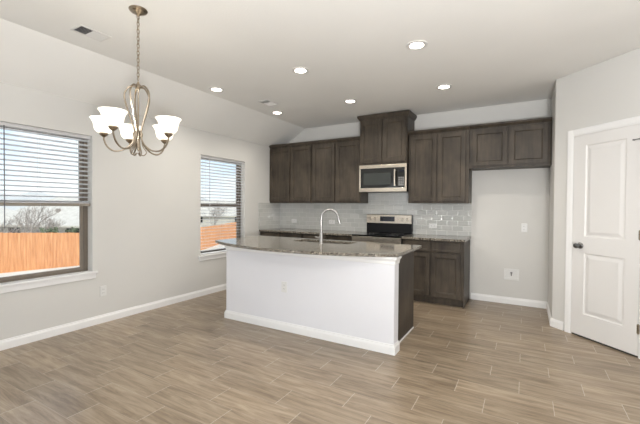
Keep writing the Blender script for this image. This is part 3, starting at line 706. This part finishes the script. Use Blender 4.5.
fence('orange cedar board fence seen through the blinds of the window beside the kitchen', fpts[3:7], .06)

def house(label, c, w_, d_, ang, ze, zr, g0=-2.2):
    """hip-less gable house, c = centre, ze eave height, zr ridge height"""
    T = Matrix.Translation((c[0], c[1], 0)) @ Matrix.Rotation(ang, 4, 'Z')
    r = thing('neighbour_house', label, 'house', (c[0], c[1], g0), 'houses beyond the fence')
    MB(T).box(-w_/2+.4, w_/2-.4, -d_/2+.4, d_/2-.4, g0, ze).build('walls', M['siding'], r)
    b = MB(T); hip = d_/2*.9
    t = .14
    vs = [(-w_/2, -d_/2, ze), (w_/2, -d_/2, ze), (w_/2, d_/2, ze), (-w_/2, d_/2, ze), (-w_/2+hip, 0, zr), (w_/2-hip, 0, zr)]
    lo = [(x, y, z-t) for x, y, z in vs[:4]]
    b.add(vs+lo, [(0, 1, 5, 4), (1, 2, 5), (2, 3, 4, 5), (3, 0, 4), (0, 6, 7, 1), (1, 7, 8, 2), (2, 8, 9, 3), (3, 9, 6, 0), (6, 9, 8, 7)])
    b.build('roof', M['roof'], r)
    MB(T).box(-w_*.1, -w_*.1+.25, -d_*.3, -d_*.3+.25, ze+(zr-ze)*.4-.2, ze+(zr-ze)*.4+.35).build('roof_vent', M['bark'], r)
    for q in (-.3, .05, .3): MB(T).box(w_*q, w_*q+1.1, -d_/2+.38, -d_/2+.4, g0+.8, g0+1.6).build('window', M['black'], r)
th = math.radians(30)
p = ray(95, 215, 33); house('pale roofed house rising behind the left part of the fence', (p.x, p.y), 15, 9, th-.1, -.35, 2.15)
p = ray(228, 215, 56); house('pale roofed house farther off, seen through the kitchen side window', (p.x, p.y), 16, 9, th+.3, -.1, 2.2, -1.9)
p = ray(-60, 215, 45); house('pale roofed house partly hidden by bare trees', (p.x, p.y), 16, 10, th, -.2, 2.0)

def bare_tree(label, base_, h, seed, spread=.55):
    rnd = random.Random(seed); b = MB(); base_ = Vector(base_)
    def grow(p, d, L, rad, lev):
        pts = [p]; q = p.copy(); dd_ = d.copy()
        for i in range(4):
            dd_ = (dd_ + Vector((rnd.uniform(-.15, .15), rnd.uniform(-.15, .15), rnd.uniform(-.05, .12)))).normalized(); q = q + dd_*L/4; pts.append(q.copy())
        b.tube(pts, [rad*(1-.13*i) for i in range(5)], 5 if lev < 2 else 3, caps=False)
        if lev < 4:
            for k in range(rnd.choice((4, 5)) if lev else 6):
                t = pts[rnd.choice((2, 3, 4, 4))]; az = rnd.uniform(0, 2*PI)
                nd_ = (dd_ + Vector((math.cos(az), math.sin(az), rnd.uniform(-.1, .4)))*spread*1.5).normalized(); grow(t, nd_, L*rnd.uniform(.55, .75), rad*.52, lev+1)
    grow(base_, Vector((0, 0, 1)), h*.33, h*.018, 0)
    o = b.build('bare_tree', M['bark'], None, loc=base_); return tag(o, label, 'tree', 'leafless trees beyond the fence')
for (u, dep, h, sd, lb) in ((4, 21.5, 4.0, 1, 'leafless grey tree behind the fence at the left edge of the large window'), (25, 25, 4.4, 2, 'leafless grey tree behind the fence left of the pale roof'),
                            (40, 21.5, 3.8, 3, 'leafless grey tree leaning in front of the pale roof edge'), (-18, 26, 4.6, 4, 'leafless grey tree beyond the fence outside the left window edge'),
                            (212, 34, 4.6, 5, 'leafless tree seen through the lowered blinds'), (52, 26, 3.0, 6, 'leafless tree against the pale roof slope')):
    p = ray(u, 212, dep); bare_tree(lb, (p.x, p.y, -2.0), h, sd)
# shrubs added behind the fence, standing in for the house's eave shadow line
def shrub(label, c, rx, h, seed):
    rnd = random.Random(seed); b = MB()
    for i in range(260):
        a = rnd.uniform(0, 2*PI); e_ = rnd.uniform(0, 1); rr = math.sqrt(1-(e_-.1)**2*.8)*rnd.uniform(.6, 1)
        x, y, z = c[0]+rx*rr*math.cos(a), c[1]+rx*rr*math.sin(a)*.7, c[2]+h*e_; s = rnd.uniform(.08, .2)
        v_ = [Vector((rnd.uniform(-s, s), rnd.uniform(-s, s), rnd.uniform(-s, s))) for _ in range(4)]
        b.add([Vector((x, y, z))+w_ for w_ in v_], [(0, 1, 2), (0, 2, 3), (0, 1, 3), (1, 2, 3)])
    o = b.build('eave_shade_shrub', M['evergreen'], None, loc=c); return tag(o, label, 'shrub', 'shrubs standing in for the eave shadow')
p = ray(49, 212, 20.8); shrub('dark shrub standing in for the eave shadow line, near the middle of the large window', (p.x, p.y, -1.9), .8, 1.76, 1)
p = ray(79, 212, 22); shrub('dark shrub standing in for the eave shadow line, at the right side of the large window', (p.x, p.y, -1.85), 1.1, 1.76, 2)
# far scrub ridge on the horizon
b = MB(); vs = []; fs = []; n_ = 60
for i in range(n_+1):
    a = math.radians(85 + 120*i/n_); rr = 105; hh = 3.2+1.0*math.sin(i*.7)+.7*math.sin(i*1.9+1)
    x, y = 4+rr*math.cos(a), -5+rr*math.sin(a)
    vs += [(x*.86, y*.86, -2.2), (x, y, hh), (x*1.15, y*1.15, -3)]
    if i < n_: k = i*3; fs += [(k, k+3, k+4, k+1), (k+1, k+4, k+5, k+2)]
struct(b.add(vs, fs).build('distant_ridge', M['hill']))
